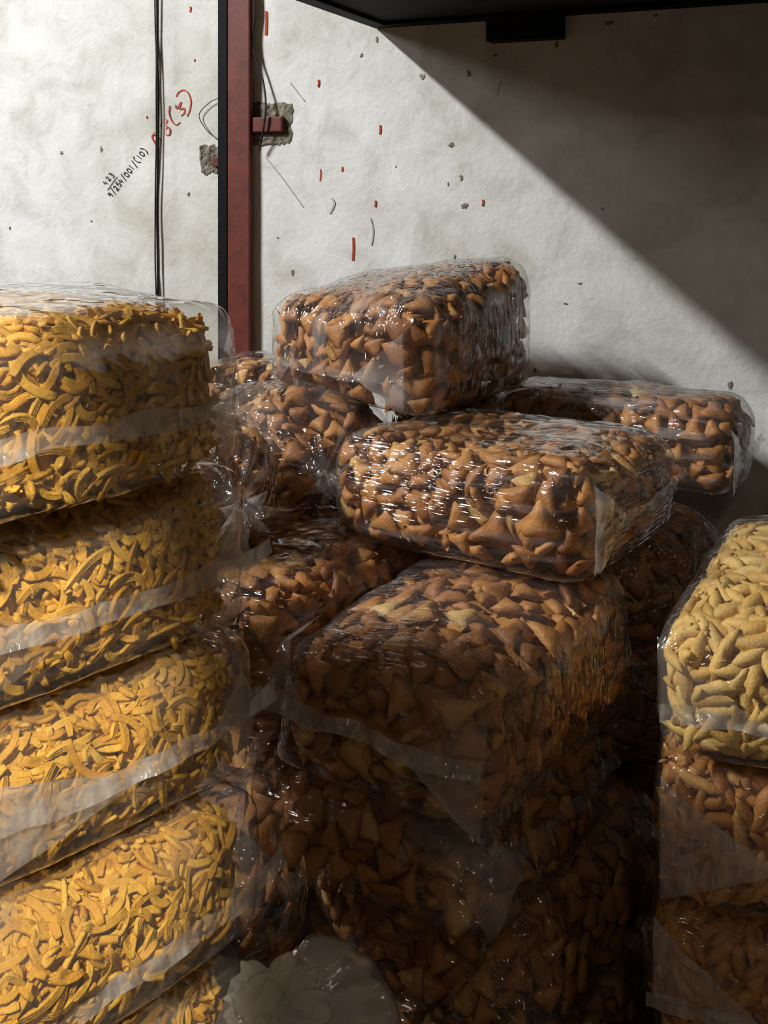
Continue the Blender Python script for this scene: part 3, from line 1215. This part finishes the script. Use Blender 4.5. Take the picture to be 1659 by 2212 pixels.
bag('lowest brown cracker bag in view, glinting near the bottom edge', GB, dict(nmax=260),
    loc=anchored(1150, 2345, -1.33, rad(-36), dF), yaw=rad(-36), dims=dF, kind='cracker', r=0.075, bulge=0.02, crown=0.0, seed=46, film='film',
    cage={(1, -1, 1): (-.04, .08, .0), (-1, -1, 1): (.02, .08, 0)})
dG = (0.36, 0.54, 0.24)
bag('shaded brown cracker bag wedged between the yellow stack and the heap, crinkled top', GB, dict(nmax=220),
    loc=anchored(585, 1632, -0.885, rad(-33), dG), yaw=rad(-33), dims=dG, kind='cracker', r=0.055, bulge=0.012, crown=0.02, seed=47, film='film_tight')
dK = (0.36, 0.36, 0.25)
bag('tied brown cracker bag with pleats gathered to a knot at its right', GB, dict(nmax=160),
    loc=(-0.190, 2.47, CAMZ - 0.668), yaw=rad(18), dims=dK, kind='cracker', r=0.10, bulge=0.02, crown=0.01, seed=48, film='film_tied', n=64, tie=('-y', 0.115, 0.005))
dL = (0.26, 0.34, 0.24)
bag('small tied brown bag squeezed beside the top yellow bag, pale pleats', GB, dict(nmax=80),
    loc=(-0.355, 2.10, CAMZ - 0.640), yaw=rad(28), dims=dL, kind='cracker', r=0.09, bulge=0.02, crown=0.01, seed=49, film='film_tied', n=64, tie=('-y', 0.12, 0.006))
dJ = (0.32, 0.28, 0.245)
bag('brown cracker bag peeping out behind the tied one beside the red post', GB, dict(nmax=60),
    loc=(-0.31, 2.84, CAMZ - 0.66), yaw=rad(-15), dims=dJ, kind='cracker', r=0.06, seed=50, film='film_tight', n=30)
dH = (0.34, 0.40, 0.235)
bag('dark tied bag with crumpled film in the gap beside the pale quill bag', GB, dict(nmax=80),
    loc=(0.50, 2.33, CAMZ - 0.885), yaw=rad(22), dims=dH, kind='cracker', r=0.07, seed=51, film='film_tied', n=64, tie=('-y', 0.14, 0.006))
dI = (0.36, 0.42, 0.225)
bag('dark crumpled bag low in the gap under the other tied bag', GB, dict(nmax=60),
    loc=(0.52, 2.34, CAMZ - 1.11), yaw=rad(24), dims=dI, kind='cracker', r=0.07, seed=52, film='film_tied', n=64, tie=('-y', 0.13, 0.006))
dN = (0.29, 0.42, 0.22)
bag('dark wrinkled bag deep in the shadow beside the lowest yellow bags', GB, dict(nmax=80),
    loc=(-0.31, 2.01, CAMZ - 1.345), yaw=rad(12), dims=dN, kind='cracker', r=0.08, seed=53, film='film_tied', n=64, tie=('-y', 0.12, 0.006))
# bags of the heap that only carry the others
for i, (x, y, zb, h, w_, l_, yw) in enumerate((
        (0.21, 2.04, -1.56, .225, .46, .50, -36), (-0.30, 2.05, -1.56, .21, .36, .46, -10), (-0.24, 2.26, -1.11, .22, .30, .34, -33),
        (-0.24, 2.70, -0.885, .215, .38, .34, -20), (-0.26, 2.72, -1.11, .22, .38, .34, -20), (-0.26, 2.63, -1.335, .22, .42, .44, -20), (-0.26, 2.63, -1.56, .22, .42, .44, -20),
        (0.17, 2.72, -0.885, .225, .32, .28, -24), (0.17, 2.72, -1.11, .22, .32, .28, -24), (0.19, 2.66, -1.335, .22, .38, .38, -24), (0.22, 2.62, -1.56, .22, .38, .38, -24),
        (0.62, 2.40, -1.335, .22, .36, .40, -20), (0.62, 2.40, -1.56, .22, .36, .40, -20), (0.16, 2.68, -0.66, .20, .26, .24, -24))):
    bag('brown cracker bag buried inside the heap', GB, dict(nmax=40 if i in (0,) else 0), loc=(x, y, CAMZ + zb), yaw=rad(yw), dims=(w_, l_, h), kind='cracker',
        seed=60 + i, film='film', n=30)

# --- right stack of quill bags
dP = (0.46, 0.52, 0.205)
yP = rad(-15)
bag('pale yellow quill bag on top of the right stack, domed and well lit', GQ,
    dict(nmax=300, strips=[('-y', -0.222, 0.24, .078, .080, 0.019, 0.006, 'fin')], folds=[('-y', (-0.225, .18), (-0.225, .075), (-0.07, .075), 0.006, 'fin_clear')]),
    loc=anchored(1412, 1655, -0.815, yP, dP, (-1, -1)), yaw=yP, dims=dP, kind='pale', gap=(.010, .006, .008, .006, .004), r=0.06, bulge=0.012, crown=0.03, seed=81, film='film',
    cage={(-1, 1, 1): (.12, 0, .04), (-1, 1, -1): (.10, 0, 0), (-1, -1, 1): (-.012, 0, -.01), (1, 1, 1): (0, 0, .04)}, name='quill_snack_bag')
dQ = (0.46, 0.50, 0.20)
bag('amber quill bag in the middle of the right stack under the pale one', GQ,
    dict(nmax=220, strips=[('-y', -0.235, 0.24, .115, .085, 0.020, 0.006, 'fin_clear')], folds=[('-y', (-0.225, .185), (-0.225, .015), (-0.06, .09), 0.006, 'fin')]),
    loc=anchored(1418, 1962, -1.02, rad(-18), dQ, (-1, -1)), yaw=rad(-18), dims=dQ, kind='amber', r=0.045, bulge=0.012, crown=0.005, seed=82, film='film', name='quill_snack_bag')
dR = (0.46, 0.50, 0.205)
bag('amber quill bag at the bottom right corner, crumbs above its seal', GQ,
    dict(nmax=220, strips=[('-y', -0.235, 0.24, .078, .060, 0.024, 0.006, 'fin')], folds=[('-y', (-0.225, .19), (-0.225, .08), (-0.06, .07), 0.006, 'fin')]),
    loc=anchored(1405, 2262, -1.23, rad(-21), dR, (-1, -1)), yaw=rad(-21), dims=dR, kind='amber', r=0.045, bulge=0.015, crown=0.005, seed=83, film='film', name='quill_snack_bag')
for i, (zb, h) in enumerate(((-1.395, .162), (-1.56, .162))):
    pR = anchored(1405, 2262, -1.23, rad(-21), dR, (-1, -1))
    bag('amber quill bag hidden at the foot of the right stack', GQ, dict(nmax=0), loc=(pR[0], pR[1], CAMZ + zb), yaw=rad(-20), dims=(.45, .49, h), kind='amber', seed=90 + i, film='film', n=30, name='quill_snack_bag')

for b, label, group, kw in JOBS:
    b.build(label, group, **kw)


# ------------------------------------------------------------------ white tied sack at the bottom
def build_sack():
    base = Vector((-0.085, 1.395, 0))
    e = empty('polythene_sack', base)
    tag(e, 'white translucent polythene sack with a crumpled knot at the bottom edge', 'sack')
    n, ns = 60, 120
    knot = Vector((-0.036, -0.082, 0.588))
    kn = Vector((-0.10, -0.50, 0.86)).normalized()
    ks = kn.cross(Vector((0, 0, 1))).normalized()
    ku = ks.cross(kn)
    V_, F_ = [], []
    for i in range(n + 1):
        t = i / n
        for k in range(ns):
            a = 2 * math.pi * k / ns
            if t < 0.5:
                q = t / 0.5
                r, z = 0.112 * (0.80 + 0.20 * math.sin(min(1, q * 2.2) * math.pi / 2)), 0.47 * q
            else:
                q = (t - 0.5) / 0.5
                r, z = 0.112 * max(0.0, math.cos(q * math.pi / 2)) ** 0.6, 0.47 + 0.125 * math.sin(q * math.pi / 2) ** 1.1
            p = Vector((math.cos(a) * r, math.sin(a) * r * 0.92, z))
            p += noise.noise_vector(p * 9 + Vector((4, 1, 2))) * 0.016 * min(1, t * 4)
            d = p - knot
            dist = d.length
            phi = math.atan2(d.dot(ku), d.dot(ks))
            ring = Vector((math.cos(phi), math.sin(phi), 0))
            fold = abs(noise.noise(ring * 1.7)) + 0.5 * abs(noise.noise(ring * 4.5))
            p += (Vector((p.x, p.y, 0.05)).normalized()) * (0.055 * (fold - 0.30) * math.exp(-(dist / 0.17) ** 2) * min(1, r / 0.03))
            p += kn * 0.020 * math.exp(-(dist / 0.035) ** 2)
            V_.append(p)
    for i in range(n):
        for k in range(ns):
            a, b = i * ns + k, i * ns + (k + 1) % ns
            F_.append((a, b, b + ns, a + ns))
    F_.append(tuple(range(ns))[::-1])
    mesh_obj('film', V_, F_, 'sack', e, True)
    V_, F_ = [], []
    g, fs = GRID[44]
    for q in g:
        d = q.normalized()
        rg = 0.5 - abs(noise.noise(d * 1.05 + Vector((3, 1, 7)))) + 0.6 * (0.5 - abs(noise.noise(d * 2.0 + Vector((1, 5, 2))))) + 0.15 * noise.noise(d * 5)
        rr = 0.016 + 0.050 * rg
        neck = max(0.0, -d.z)
        V_.append(knot + kn * (0.034 + d.z * rr * 1.15) + (ks * d.x * 1.25 + ku * d.y) * rr * (1 - 0.55 * neck))
    mesh_obj('tied_tuft', V_, fs, 'sack', e, True)
    # loose pale filling inside
    g, fs = GRID[30]
    V_ = []
    for q in g:
        d = q.normalized()
        p = Vector((d.x * 0.090, d.y * 0.085, 0.235 + d.z * 0.215))
        V_.append(p + noise.noise_vector(p * 30) * 0.008)
    mesh_obj('packed_filling', V_, fs, 'pale', e, True)['kind'] = 'stuff'


build_sack()
